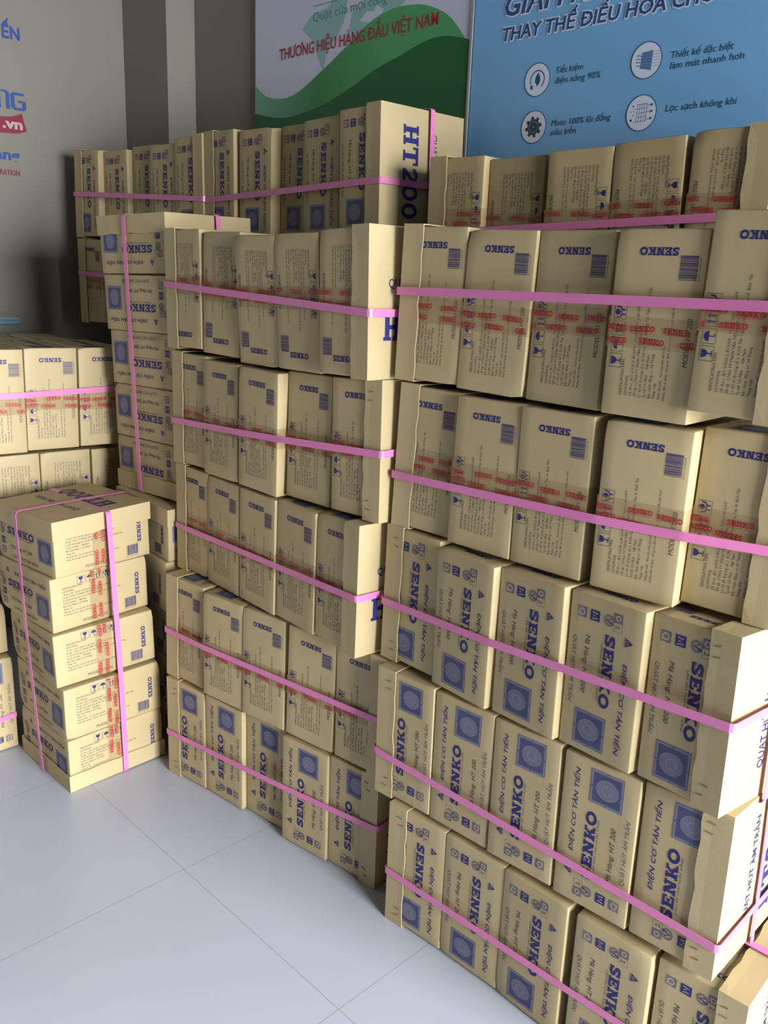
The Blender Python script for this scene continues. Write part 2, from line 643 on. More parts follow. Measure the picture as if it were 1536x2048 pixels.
def tape_mesh(seed):
    """printed packing tape across the address face, folded a little way round both edges"""
    r = random.Random(seed)
    vc, hh = (1 - .525) * H - H / 2 + r.uniform(-.006, .006), .024
    y = -H / 2 - .0015
    xs = [-W / 2 - .0004 + (W + .0008) * i / 6 for i in range(7)]
    V, F, M = [], [], []
    pts = [(-W / 2 - .0004, -H / 2 + .03)] + [(x, y) for x in xs] + [(W / 2 + .0004, -H / 2 + .03)]
    for x, yy in pts:
        V += [(x, yy, vc - hh), (x, yy, vc + hh)]
    for i in range(len(pts) - 1):
        F.append((2 * i, 2 * i + 2, 2 * i + 3, 2 * i + 1))
        M.append(0)
    base = r.random() < .5
    for row in range(2):
        x = -W / 2 + r.uniform(-.035, 0)
        while x < W / 2:
            w, h = .043, .0085
            zz = vc - .0165 + row * .0195 + r.uniform(-.002, .002)
            flip = base if r.random() < .75 else not base
            n = len(V)
            keep = []
            tilt = r.uniform(-.05, .05)
            for a, b in LOGO[0]:
                px, pz = x + a * w, zz + b * h + a * w * tilt
                if flip:
                    px, pz = x + (1 - a) * w, zz + (1 - b) * h + a * w * tilt
                V.append((px, y - .0003, pz))
                keep.append(-W / 2 < px < W / 2)
            for f in LOGO[1]:
                if all(keep[i] for i in f):
                    F.append(tuple(n + i for i in f))
                    M.append(1)
            n = len(V)
            q0, q1 = max(x + .004, -W / 2), min(x + w - .004, W / 2)
            if q1 > q0:
                V += [(q0, y - .0003, zz - .0025), (q1, y - .0003, zz - .0025), (q1, y - .0003, zz - .0018), (q0, y - .0003, zz - .0018)]
                F.append((n, n + 1, n + 2, n + 3))
                M.append(1)
            x += w + r.uniform(.004, .03)
    me = bpy.data.meshes.new('sealing_tape')
    me.from_pydata(V, [], F)
    me.materials.append(TAPE)
    me.materials.append(RED)
    me.polygons.foreach_set('material_index', M)
    me.update()
    return me


def film_mesh(sgn):
    """clear tape over the seam of the marking face (top or bottom face before turning)"""
    z = sgn * (H / 2 + .0015)
    x0, x1 = (-W / 2 + .001, -W / 2 + .028) if sgn > 0 else (W / 2 - .028, W / 2 - .001)
    V, F = [], []
    for j in range(9):
        yv = -H / 2 + .001 + (H - .002) * j / 8
        V += [(x0, yv, z), (x1, yv, z)]
    for j in range(8):
        f = (2 * j, 2 * j + 1, 2 * j + 3, 2 * j + 2)
        F.append(f if sgn > 0 else f[::-1])
    me = bpy.data.meshes.new('clear_tape')
    me.from_pydata(V, [], F)
    me.materials.append(FILM)
    me.update()
    return me


TAPES = [tape_mesh(s) for s in (1, 2, 3, 5)]
FILMS = {1: film_mesh(1), -1: film_mesh(-1)}


def cols(x, y, z):
    return Matrix((x, y, z)).transposed()


FLIP = cols((-1, 0, 0), (0, 1, 0), (0, 0, -1))
TURN = {
    'V': Matrix.Identity(3),
    'Vf': FLIP,
    'Sd': cols((1, 0, 0), (0, 0, 1), (0, -1, 0)),
    'Su': FLIP @ cols((1, 0, 0), (0, 0, 1), (0, -1, 0)),
    'FB': cols((0, 0, -1), (0, 1, 0), (1, 0, 0)),
    'VB': cols((0, 0, -1), (1, 0, 0), (0, -1, 0)),
}


SHOWN = {'V': ('V', 'S'), 'Vf': ('V',), 'Sd': ('S', 'back'), 'Su': ('S',), 'FB': ('V', 'S', 'under'), 'VB': ('S',)}


def rot3(yaw, roll, pitch):
    return Matrix.Rotation(yaw, 3, 'Z') @ Matrix.Rotation(roll, 3, 'Y') @ Matrix.Rotation(pitch, 3, 'X')


RND = random.Random(11)


class Piece:
    """a placed carton or cap, remembered for the straps: centre, rotation, half size"""

    def __init__(self, c, R, half):
        self.c, self.R, self.h = c, R, half

    def corners(self):
        return [self.c + self.R @ Vector((a * self.h[0], b * self.h[1], d * self.h[2])) for a in (-1, 1) for b in (-1, 1) for d in (-1, 1)]


def place_carton(pose, turn, vertical, label, group):
    x, y, z, yaw, roll, pitch = pose
    R = rot3(yaw, roll, pitch)
    dims = Vector((H, H, W)) if vertical else Vector((W, H, H))
    c = Vector((x, y, z)) + R @ (dims / 2)
    k = RND.randrange(4)
    me, marks = CARTONS[k]
    o = link_mesh('carton', me, matrix=Matrix.Translation(c) @ (R @ TURN[turn]).to_4x4())
    tag(o, label, 'carton', group)
    for (side, nm), mm in marks.items():
        if side in SHOWN[turn]:
            link_mesh(nm, mm, parent=o)
    if turn in ('V', 'Vf', 'FB'):
        link_mesh('sealing_tape', TAPES[RND.randrange(4)], parent=o)
    if turn in ('Sd', 'Su', 'VB'):
        link_mesh('clear_tape', FILMS[1], parent=o)
    return Piece(c, R, dims / 2)


# ------------------------------------------------------------------ the end caps
CAPH = .1493      # half size of the cap outside
CAPMATS = [CAPCARD, NAVY]


def cap_mesh(seed, spin, depth):
    r = random.Random(seed)
    n = 10
    bm = bmesh.new()
    wob = [[r.uniform(-.0025, .0025) for _ in range(n + 1)] for _ in range(4)]
    g = {}

    def vert(x, y, z):
        key = (round(x, 5), round(y, 5), round(z, 5))
        if key not in g:
            g[key] = bm.verts.new((x, y, z))
        return g[key]
    C = [-CAPH + 2 * CAPH * i / n for i in range(n + 1)]
    bul = lambda y, z: .0015 * math.cos(y / CAPH * math.pi / 2) * math.cos(z / CAPH * math.pi / 2)
    for j in range(n):
        for i in range(n):
            q = [(C[i], C[j]), (C[i + 1], C[j]), (C[i + 1], C[j + 1]), (C[i], C[j + 1])]
            bm.faces.new([vert(bul(a, b) + .0025, a, b) for a, b in q])
    for s in range(4):
        for i in range(n):
            for k in range(3):
                q = []
                for (ii, kk) in ((i, k), (i, k + 1), (i + 1, k + 1), (i + 1, k)):
                    t = C[ii]
                    edge = 1.0 if kk == 3 else 0.0
                    xx = .0025 - (depth + .0025) * kk / 3
                    if kk == 3 and 0 < ii < n:
                        xx += wob[s][ii]
                    out = CAPH + (.0006 * edge if 0 < ii < n else 0)
                    y, z = [(-out, t), (t, out), (out, -t), (-t, -out)][s]
                    q.append(vert(xx, y, z))
                bm.faces.new(q)
    bmesh.ops.recalc_face_normals(bm, faces=bm.faces)
    bmesh.ops.solidify(bm, geom=list(bm.faces), thickness=.0022)
    bmesh.ops.recalc_face_normals(bm, faces=bm.faces)
    p = Print()
    p.add(text2d('QUẠT HÚT ÂM TRẦN', bold=.004), 1, at(-.095, .031, .205, .0185))
    p.add(HT200, 1, at(-.108, -.072, .222, .053))
    c, s_ = math.cos(spin), math.sin(spin)
    vs = []
    for (a, b) in p.V:
        y, z = a * c - b * s_, a * s_ + b * c
        vs.append(bm.verts.new((bul(y, z) + .0031 + .0002, y, z)))
    for f, m in zip(p.F, p.M):
        try:
            bm.faces.new([vs[i] for i in f]).material_index = m
        except ValueError:
            pass
    me = bpy.data.meshes.new('end_cap')
    bm.to_mesh(me)
    bm.free()
    for m in CAPMATS:
        me.materials.append(m)
    return me


CAPS = {}


def get_cap(spin, k, depth):
    key = (round(spin, 2), k, depth)
    if key not in CAPS:
        CAPS[key] = cap_mesh(50 + k, spin, depth)
    return CAPS[key]


def staple_mesh():
    bm = bmesh.new()
    for (x0, x1, y0, y1) in ((-.005, .005, 0, .0009), (-.0058, -.0046, -.0006, .0009), (.0046, .0058, -.0006, .0009)):
        bmesh.ops.create_cube(bm, size=1, matrix=Matrix.Translation(((x0 + x1) / 2, -(y0 + y1) / 2, 0)) @ Matrix.Diagonal((x1 - x0, y1 - y0, .0012, 1)))
    me = bpy.data.meshes.new('staple')
    bm.to_mesh(me)
    bm.free()
    me.materials.append(STEEL)
    return me


STAPLE = staple_mesh()


def place_cap(piece, end, spin, label, vertical=False, staples=False, depth=.047):
    """slides a cap over one end of the carton it holds. end: -1 or 1 along the bundle"""
    R = piece.R
    if vertical:
        T = cols((0, 0, 1), (0, 1, 0), (-1, 0, 0)) if end > 0 else cols((0, 0, -1), (0, 1, 0), (1, 0, 0))
        c = piece.c + R @ Vector((0, 0, end * (piece.h.z + .0012)))
        half = Vector((CAPH, CAPH, depth / 2))
        mid = c - R @ Vector((0, 0, end * depth / 2))
    else:
        T = Matrix.Identity(3) if end > 0 else FLIP
        c = piece.c + R @ Vector((end * (piece.h.x + .0012), 0, 0))
        half = Vector((depth / 2 + .002, CAPH, CAPH))
        mid = c - R @ Vector((end * (depth / 2 - .002), 0, 0))
    o = link_mesh('end_cap', get_cap(spin, RND.randrange(2), depth), matrix=Matrix.Translation(c) @ (R @ T).to_4x4())
    tag(o, label, 'cardboard cap', 'folded end caps on the carton bundles')
    if staples:
        for zz in (-.124, -.106, .106, .124):
            link_mesh('staple', STAPLE, parent=o, matrix=Matrix.Translation((-.03 + RND.uniform(-.004, .004), -CAPH - .0009, zz)) @ Matrix.Rotation(RND.uniform(-.25, .25), 4, 'Y'))
    return Piece(mid, R, half)


# ------------------------------------------------------------------ the straps
def hull(P):
    P = sorted(set((round(a, 5), round(b, 5)) for a, b in P))
    cr_ = lambda o, a, b: (a[0] - o[0]) * (b[1] - o[1]) - (a[1] - o[1]) * (b[0] - o[0])
    lo, up = [], []
    for q in P:
        while len(lo) > 1 and cr_(lo[-2], lo[-1], q) <= 0:
            lo.pop()
        lo.append(q)
    for q in reversed(P):
        while len(up) > 1 and cr_(up[-2], up[-1], q) <= 0:
            up.pop()
        up.append(q)
    return lo[:-1] + up[:-1]


def strap(pieces, origin, R, plane, level, slope, label, extra=(), width=.0155, lift=0.0):
    """a plastic band pulled tight round the pieces. plane: the two bundle axes it runs in; level + slope: where it sits on the third"""
    i, j = plane
    k = 3 - i - j
    Ri = R.transposed()
    P = []
    for pc in pieces:
        for c in pc.corners():
            l = Ri @ (c - origin)
            P.append((l[i], l[j]))
    P += list(extra)
    h = hull(P)
    cx = sum(a for a, b in h) / len(h)
    cy = sum(b for a, b in h) / len(h)
    path = []
    n = len(h)
    for a in range(n):
        p0, p1, p2 = Vector(h[a - 1]), Vector(h[a]), Vector(h[(a + 1) % n])
        d0, d1 = (p0 - p1), (p2 - p1)
        c0, c1 = min(.004, d0.length * .3), min(.004, d1.length * .3)
        A, B = p1 + d0.normalized() * c0, p1 + d1.normalized() * c1
        path += [A, (A + B + p1 * 1.2) / 3.2, B]
    V, F = [], []
    m = len(path)
    for a in range(m):
        p = path[a]
        t = (path[(a + 1) % m] - path[a - 1])
        nrm = Vector((t.y, -t.x)).normalized()
        for off in (.0026 + lift, .0034 + lift):
            for s in (-1, 1):
                q = p + nrm * off
                l = [0, 0, 0]
                l[i], l[j] = q.x, q.y
                l[k] = level + slope * q.x + s * width / 2
                V.append(origin + R @ Vector(l))
    for a in range(m):
        b = (a + 1) % m
        A = [4 * a + e for e in (0, 1, 3, 2)]
        B = [4 * b + e for e in (0, 1, 3, 2)]
        for e in range(4):
            F.append((A[e], A[(e + 1) % 4], B[(e + 1) % 4], B[e]))
    o = mesh_obj('plastic_strap', V, F, [PINK])
    tag(o, label, 'strap', 'pink straps round the carton bundles')
    return o


# ------------------------------------------------------------------ room
BACK, LEFT, RIGHT, FRONT, CEIL = 1.952, -3.33, 2.1, -4.2, 3.05
fl = structure('floor', [(LEFT - .1, RIGHT + 4.5, FRONT - 1, BACK + .1, -.05, 0)], FLOORM, 'pale grey polished floor tiles with thin dark joints')
structure('wall_back', [(LEFT - .1, RIGHT + .1, BACK, BACK + .1, 0, CEIL)], WALLM, 'dim beige back wall behind the posters')
structure('wall_left', [(LEFT - .1, LEFT, FRONT, BACK, 0, CEIL)], WALLM, 'dim beige side wall with blue lettering')
structure('wall_front', [(LEFT - .1, RIGHT + .1, FRONT - .1, FRONT, 0, CEIL)], DARKM, 'wall behind the camera')
structure('pillar', [(LEFT, -3.022, 1.835, BACK, 0, CEIL)], WALLM, 'shallow beige pillar in the room corner')
structure('wall_right', [(RIGHT, RIGHT + .1, FRONT, BACK, 2.15, CEIL), (RIGHT, RIGHT + .1, 1.9, BACK, 0, 2.15), (RIGHT, RIGHT + .1, FRONT, -1.2, 0, 2.15)], WALLM, 'shop front wall with a wide open doorway')
structure('ceiling', [(LEFT - .1, RIGHT + .1, FRONT - .1, BACK + .1, CEIL, CEIL + .1)], CEILM, 'unseen ceiling, dark grey to hold back bounced light')

POSES = {
    'R5': [[0.0167,1.775,1.2144,-0.7431,0.0161,-0.0165],[0.1276,1.6723,1.2086,-0.7488,0.0254,-0.0087],[0.245,1.5688,1.2054,-0.8097,0.006,-0.0188],[0.3507,1.4411,1.2051,-0.7609,0.0058,0.0069],[0.4532,1.3293,1.2294,-0.7663,0.0222,-0.0064]],
    'R4': [[0.0212,1.7706,0.9103,-0.7367,0.0156,-0.0302],[0.1265,1.6568,0.9067,-0.7643,0.0021,-0.0253],[0.2373,1.5522,0.9057,-0.7689,-0.0019,-0.0071],[0.3592,1.4305,0.9061,-0.6961,0.0021,0.0031],[0.4908,1.3521,0.9125,-0.736,0.0075,-0.0191]],
    'R3': [[0.0104,1.7687,0.6115,-0.8305,-0.011,-0.0282],[0.1111,1.6496,0.6054,-0.864,0.0008,0.001],[0.2231,1.5364,0.6054,-0.8674,-0.0257,-0.0196],[0.3336,1.4308,0.607,-0.8652,-0.016,-0.014],[0.4455,1.3195,0.609,-0.8846,-0.038,-0.039]],
    'R2': [[0.0091,1.7242,0.3054,-0.7492,-0.0209,-0.014],[0.1206,1.622,0.3059,-0.7648,-0.017,-0.0204],[0.2309,1.5117,0.307,-0.766,-0.0318,-0.031],[0.3433,1.4038,0.3076,-0.7557,-0.0206,-0.0302],[0.458,1.2973,0.312,-0.761,-0.0275,-0.0435]],
    'R1': [[0.0432,1.6822,0.0051,-0.7267,-0.0016,-0.0013],[0.1563,1.5815,0.005,-0.7553,-0.0023,-0.0009],[0.2655,1.4769,0.005,-0.8099,-0.0026,0.0002],[0.3824,1.3572,0.005,-0.7539,0.0002,0.0],[0.5047,1.2584,0.005,-0.734,0.0,-0.0001]],
    'M5': [[-0.58,2.3282,1.212,-0.7834,-0.0138,-0.0008],[-0.4698,2.2199,1.2078,-0.7715,0.0145,-0.0072],[-0.3566,2.1026,1.1975,-0.7834,0.0061,0.0611],[-0.25,1.9879,1.1998,-0.8046,-0.0118,0.0462],[-0.1479,1.8574,1.2067,-0.7986,-0.031,-0.0034]],
    'M4': [[-0.5698,2.3223,0.9067,-0.789,-0.0001,-0.0067],[-0.4697,2.209,0.9011,-0.8149,0.0033,-0.0109],[-0.3604,2.0901,0.9022,-0.7791,0.0288,0.0114],[-0.2311,1.9887,0.9039,-0.7765,-0.0105,-0.0237],[-0.1183,1.8695,0.9073,-0.7665,-0.0302,-0.0171]],
    'M3': [[-0.5674,2.3244,0.6054,-0.8172,0.0004,-0.0061],[-0.4652,2.213,0.6042,-0.8421,0.0117,-0.0051],[-0.3616,2.0959,0.6036,-0.8244,0.0172,-0.0009],[-0.2536,1.9848,0.6036,-0.8463,0.0044,-0.0081],[-0.1491,1.8701,0.6066,-0.8554,-0.0093,-0.0142]],
    'M2': [[-0.59,2.2604,0.3078,-0.69,0.0123,-0.0142],[-0.4692,2.1469,0.3041,-0.6452,0.0084,-0.0066],[-0.3484,2.0515,0.3042,-0.6572,-0.0013,-0.0137],[-0.2239,1.9547,0.3054,-0.635,0.0319,0.0026],[-0.0962,1.8578,0.305,-0.678,0.0,0.0]],
    'M1': [[-0.5882,2.2483,0.005,-0.6537,-0.0004,-0.0003],[-0.4672,2.1576,0.005,-0.6826,0.0018,-0.0008],[-0.3406,2.0721,0.005,-0.681,0.0,0.0],[-0.2314,1.9546,0.005,-0.6545,0.0004,-0.0021],[-0.1066,1.8683,0.0051,-0.6682,-0.0007,-0.0022]],
    'M6': [[-0.579,2.8318,1.5143,-0.8246,-0.0027,0.0015],[-0.4608,2.7177,1.5085,-0.7789,0.005,-0.0001],[-0.3297,2.6332,1.5114,-0.8197,0.0074,-0.0099],[-0.2481,2.4954,1.5068,-0.843,-0.0136,-0.0006],[-0.1455,2.3642,1.5149,-0.7943,-0.0169,0.0015]],
    'BL6': [[-1.1603,3.3445,1.5097,-0.728,0.0146,-0.0154],[-1.0305,3.2615,1.502,-0.7387,0.0113,-0.0024],[-0.9029,3.1707,1.5092,-0.746,0.0056,-0.0076],[-0.8096,3.049,1.4999,-0.7518,0.0056,-0.001],[-0.6996,2.9363,1.5093,-0.7586,-0.0088,-0.0001]],
    'R6': [[0.0819,2.1679,1.3847,-0.7354,-0.0027,0.001],[0.2078,2.0784,1.378,-0.7875,-0.0105,-0.0028],[0.3171,1.9506,1.3824,-0.7335,-0.0134,0.0004],[0.4319,1.8452,1.389,-0.7734,-0.0302,-0.0004],[0.5431,1.7345,1.3979,-0.7533,-0.0008,0.0013]],
    'LBA': [[-1.1327,2.3383,0.8883,0.7324,0.0152,0.0037],[-1.0234,2.4464,0.8887,0.7316,0.0204,0.0055],[-0.9101,2.5562,0.8858,0.7403,0.0191,0.0062]],
    'LBB': [[-1.1445,2.4405,0.574,0.6996,-0.0001,-0.0001],[-1.0289,2.538,0.5735,0.6947,0.0058,-0.0004],[-0.9071,2.6349,0.5709,0.6991,0.0011,0.0005]],
    'LBA2': [[-1.3419,2.5672,0.8843,0.7324,0.0152,0.0037],[-1.2325,2.6753,0.8847,0.7316,0.0204,0.0055],[-1.1193,2.785,0.8818,0.7403,0.0191,0.0062]],
    'BL5': [[-1.1538,3.3332,1.2061,-0.728,0,0],[-1.0248,3.2507,1.201,-0.7387,0,0],[-0.8968,3.1596,1.2082,-0.746,0,0],[-0.8035,3.038,1.1989,-0.7518,0,0],[-0.6935,2.9252,1.2083,-0.7586,0,0]],
    'D': [[-1.1799,2.2435,0.004,0.78,0,0]],
    'FB': [[-0.8338,2.1223,0.0043,0.8056,-0.0157,0.0091],[-0.8355,2.1166,0.158,0.7977,-0.0104,0.0078],[-0.853,2.118,0.3135,0.7644,-0.0286,0.0084],[-0.8561,2.1256,0.4675,0.858,-0.0204,0.0123],[-0.8395,2.1239,0.6213,0.8927,-0.0174,0.0064]],
    'VB': [[-0.7963,2.5558,0.7779,-0.7219,-0.0178,0.0145],[-0.7966,2.5452,0.9316,-0.7075,-0.0145,0.0093],[-0.7983,2.5384,1.0834,-0.6732,-0.0127,0.0126],[-0.8089,2.5372,1.2344,-0.6784,-0.0152,0.019],[-0.8187,2.5445,1.3864,-0.664,-0.0258,0.0151]],
    'VB2': [[-0.8134,2.5683,0.0049,-0.7942,0.0213,0.0115],[-0.8124,2.5647,0.1589,-0.7942,0.0213,0.0115],[-0.8113,2.5612,0.3128,-0.7942,0.0213,0.0115],[-0.8084,2.543,0.467,-0.818,0.0339,0.0157],[-0.8007,2.5397,0.6198,-0.804,0.0351,0.0115]],
}


ORD = ['first', 'second', 'third', 'fourth', 'fifth']
DIMS = {}


def bundle(name, turn, where, look, group, vertical=False, caps=(None, None), hstrap=None, vstraps=(), staples=(False, False)):
    """cartons, then the caps over its two ends, then the straps round everything"""
    poses = POSES[name]
    n = len(poses)
    pieces = []
    for k, ps in enumerate(poses):
        if vertical:
            pos = '%s from bottom' % ORD[k] if k < n - 1 else 'topmost'
            lab = 'tan carton lying flat, %s of %s' % (pos, where)
        else:
            lab = 'tan carton %s from left, %s, %s' % (ORD[k], where, look)
        pieces.append(place_carton(ps, turn, vertical, lab, group))
    names = ('bottom', 'top') if vertical else ('left', 'right')
    allp = list(pieces)
    for e, pc in ((0, pieces[0]), (1, pieces[-1])):
        if caps[e] is not None:
            lab = 'folded cardboard cap on %s end of %s' % (names[e], where)
            allp.append(place_cap(pc, -1 if e == 0 else 1, caps[e], lab, vertical, staples[e]))
    # bundle axes for the straps
    q = poses[0]
    R = rot3(sum(p[3] for p in poses) / n, sum(p[4] for p in poses) / n, 0) if vertical else Matrix.Rotation(sum(p[3] for p in poses) / n, 3, 'Z')
    org = Vector(q[:3])
    if hstrap:
        z0, z1 = hstrap
        L = n * .1543
        strap(allp, org, R, (0, 1), z0 * H, (z1 - z0) * H / L, 'long level pink strap round %s' % where)
    for k, (pl, lev, slope, what, extra) in enumerate(vstraps):
        strap(allp, org, R, pl, lev, slope, 'pink strap %s %s' % (what, where), extra, lift=.0022 * (k + (1 if hstrap else 0)))
    return allp


Q = math.pi / 2
NEAR, MID = 'cartons of the nearest stack', 'cartons of the middle stack'
UP = ((1, 2))
CROSS = lambda d, what='over top and ends of', extra=(): ((0, 2), d * H, 0.0, what, extra)
bundle('R1', 'Sd', 'lowest row of nearest stack', 'picture below', NEAR, caps=(Q, Q), hstrap=(.42, .42), vstraps=[CROSS(.5)], staples=(True, True))
bundle('R2', 'Su', 'second row up of nearest stack', 'picture above', NEAR, caps=(Q, Q), hstrap=(.33, .25), vstraps=[CROSS(.5)], staples=(True, True))
bundle('R3', 'Sd', 'third row up of nearest stack', 'picture below', NEAR, caps=(Q, Q), hstrap=(.43, .54), vstraps=[CROSS(.55)], staples=(True, True))
bundle('R4', 'V', 'fourth row up of nearest stack', 'barcode above', NEAR, caps=(0, 0), hstrap=(.36, .42))
bundle('R5', 'V', 'top row of nearest stack', 'barcode above', NEAR, caps=(0, 0), hstrap=(.58, .60))
bundle('M1', 'Su', 'lowest row of middle stack', 'picture above', MID, caps=(0, 0), hstrap=(.43, .56), staples=(True, True))
bundle('M2', 'V', 'second row up of middle stack', 'barcode above', MID, caps=(0, 0), hstrap=(.45, .48))
bundle('M3', 'V', 'third row up of middle stack', 'barcode above', MID, caps=(0, 0), hstrap=(.41, .47))
bundle('M4', 'V', 'fourth row up of middle stack', 'barcode above', MID, caps=(0, 0), hstrap=(.38, .51), staples=(False, True))
bundle('M5', 'Vf', 'top row of middle stack', 'barcode below', MID, caps=(0, 0), hstrap=(.54, .44))
bundle('M6', 'Sd', 'high row under green poster', 'picture below', 'cartons high before the green poster', caps=(-Q, -Q), hstrap=(.34, .41),
       vstraps=[CROSS(.56, 'over top and lettered end of', ((.52, .312),))])
bundle('BL6', 'Sd', 'high row at corner pillar', 'picture below', 'cartons high at the corner pillar', caps=(0, 0), hstrap=(.5, .37))
bundle('BL5', 'V', 'shaded row below high pillar row', 'dim', 'cartons low at the corner pillar', caps=(0, None), hstrap=(.6, .5))
bundle('R6', 'Vf', 'row under blue poster', 'barcode hidden', 'cartons standing before the blue poster', caps=(0, 0), hstrap=(.43, .53))
bundle('LBA', 'V', 'top front row by side wall', 'barcode above', 'cartons by the side wall', hstrap=(.55, .57))
bundle('LBA2', 'Sd', 'top rear row by side wall', 'mostly hidden', 'cartons by the side wall')
bundle('LBB', 'Vf', 'second row down by side wall', 'print downward', 'cartons by the side wall')
bundle('D', 'Su', 'floor row by side wall', 'picture above', 'cartons by the side wall', hstrap=(.32, .36))
bundle('VB2', 'FB', 'upright bundle behind floor bundle', '', 'cartons of the lower upright bundle', vertical=True, caps=(0, 0))
bundle('VB', 'VB', 'upper upright bundle beside middle stack', '', 'cartons of the upper upright bundle', vertical=True, caps=(0, 0),
       vstraps=[((1, 2), .125, 0.0, 'over the front face of', ()), ((0, 2), .15, 0.0, 'over the side face of', ())])
bundle('FB', 'FB', 'upright floor bundle at lower left', '', 'cartons of the floor bundle', vertical=True, caps=(0, 0),
       vstraps=[((1, 2), .163, 0.0, 'over the printed long face of', ()), ((0, 2), .15, 0.0, 'over the shaded face of', ())])

# a flat carton lying on the floor row by the side wall
c0 = Vector((-1.085, 2.36, .3))
place_carton((-1.30, 2.165, .302, .76, 0, 0), 'FB', True, 'flat tan carton lying on the floor row, cut off by the photo edge', 'cartons by the side wall')

# flat cartons piled behind the nearest stack, carrying the row under the blue poster
for end, k, dx in (('left', 0, .006), ('right', 3, .004)):
    b = POSES['R6'][k]
    q = Vector(b[:3]) + Matrix.Rotation(b[3], 3, 'Z') @ Vector((dx, .004, 0))
    for lv in range(9):
        place_carton((q.x + RND.uniform(-.003, .003), q.y + RND.uniform(-.003, .003), .002 + lv * .1524, b[3] + RND.uniform(-.01, .01), 0, 0), 'FB', True,
                     'flat tan carton at level %d of the hidden %s pile behind the nearest stack' % (lv + 1, end), 'flat cartons behind the nearest stack')

# ------------------------------------------------------------------ posters on the back wall (coordinates: e1 along the wall, z up)
PW = mat('poster white', (0.60, 0.63, 0.78), 0.4, 0.4)
PG = mat('poster dark green', (0.010, 0.125, 0.034), 0.4, 0.4)
PT = mat('poster map teal', (0.27, 0.50, 0.49), 0.4, 0.4)
PR = mat('poster red', (0.40, 0.02, 0.045), 0.4, 0.4)
PTXT = mat('poster teal text', (0.08, 0.24, 0.21), 0.4, 0.4)
PB = mat('poster blue', (0.20, 0.46, 0.79), 0.4, 0.4, noise=0.06, scale=2)
PN = mat('poster navy', (0.022, 0.085, 0.26), 0.4, 0.4)
PI = mat('poster dark text', (0.02, 0.05, 0.10), 0.4, 0.4)
PC = mat('poster pale disc', (0.70, 0.79, 0.95), 0.4, 0.4)
PK = mat('poster gear grey', (0.05, 0.055, 0.06), 0.4, 0.4)
PM = mat('poster line blue', (0.12, 0.24, 0.48), 0.4, 0.4)
EDGE = mat('aluminium poster edge', (0.36, 0.37, 0.38), 0.4, 0.5, metal=0.3)

gm = bpy.data.materials.new('poster green wave')
gm.use_nodes = True
_nt = gm.node_tree
_tc = _nt.nodes.new('ShaderNodeTexCoord')
_sp = _nt.nodes.new('ShaderNodeSeparateXYZ')
_nt.links.new(_tc.outputs['Object'], _sp.inputs[0])
_mr = _nt.nodes.new('ShaderNodeMapRange')
_mr.inputs['From Min'].default_value = -2.62
_mr.inputs['From Max'].default_value = -2.0
_nt.links.new(_sp.outputs['X'], _mr.inputs['Value'])
_rp = _nt.nodes.new('ShaderNodeValToRGB')
_rp.color_ramp.elements[0].color = (0.17, 0.43, 0.29, 1)
_rp.color_ramp.elements[1].color = (0.075, 0.36, 0.135, 1)
_e = _rp.color_ramp.elements.new(0.5)
_e.color = (0.03, 0.24, 0.075, 1)
_nt.links.new(_mr.outputs[0], _rp.inputs[0])
_nt.links.new(_rp.outputs[0], _nt.nodes['Principled BSDF'].inputs['Base Color'])
_nt.nodes['Principled BSDF'].inputs['Roughness'].default_value = 0.4


def smooth(pts, k=6):
    """a soft curve through the points (Catmull-Rom)"""
    out = []
    for i in range(len(pts) - 1):
        p0, p1, p2, p3 = pts[max(i - 1, 0)], pts[i], pts[i + 1], pts[min(i + 2, len(pts) - 1)]
        for j in range(k):
            t = j / k
            out.append(tuple(.5 * (2 * b + (c - a) * t + (2 * a - 5 * b + 4 * c - d) * t * t + (3 * b - a - 3 * c + d) * t ** 3) for a, b, c, d in zip(p0, p1, p2, p3)))
    return out + [pts[-1]]


def band(upper, low):
    """fills between a curve and a lower curve or a level"""
    V, F = [], []
    for i, (x, y) in enumerate(upper):
        V += [(x, y), (x, low[i][1] if isinstance(low, list) else low)]
        if i:
            F.append((2 * i - 2, 2 * i - 1, 2 * i + 1, 2 * i))
    return V, F


def board(name, x0, x1, z0, z1, pr, mats, label, cat, y=1.9395, wall=1.9515, edge=None):
    """a printed board standing proud of the wall, its artwork in the same mesh; an edge strip as a part"""
    V, F, M = [], [], []
    b = [(x, yy, z) for x in (x0, x1) for yy in (y, wall) for z in (z0, z1)]
    V += b
    F += [(0, 1, 3, 2), (4, 6, 7, 5), (0, 4, 5, 1), (2, 3, 7, 6), (0, 2, 6, 4), (1, 5, 7, 3)]
    M += [0] * 6
    n = len(V)
    V += [(a, y - .0006 - lift, c) for (a, c), lift in zip(pr.V, pr.Z)]
    F += [tuple(n + i for i in f) for f in pr.F]
    M += pr.M
    o = mesh_obj(name, V, F, mats, M, matrix=ROOM)
    tag(o, label, cat)
    if edge:
        for (a0, a1, c0, c1) in edge:
            s = [(x, yy, z) for x in (a0, a1) for yy in (y - .004, wall) for z in (c0, c1)]
            mesh_obj('edge_strip', s, F[:6], [EDGE], parent=o)
    return o


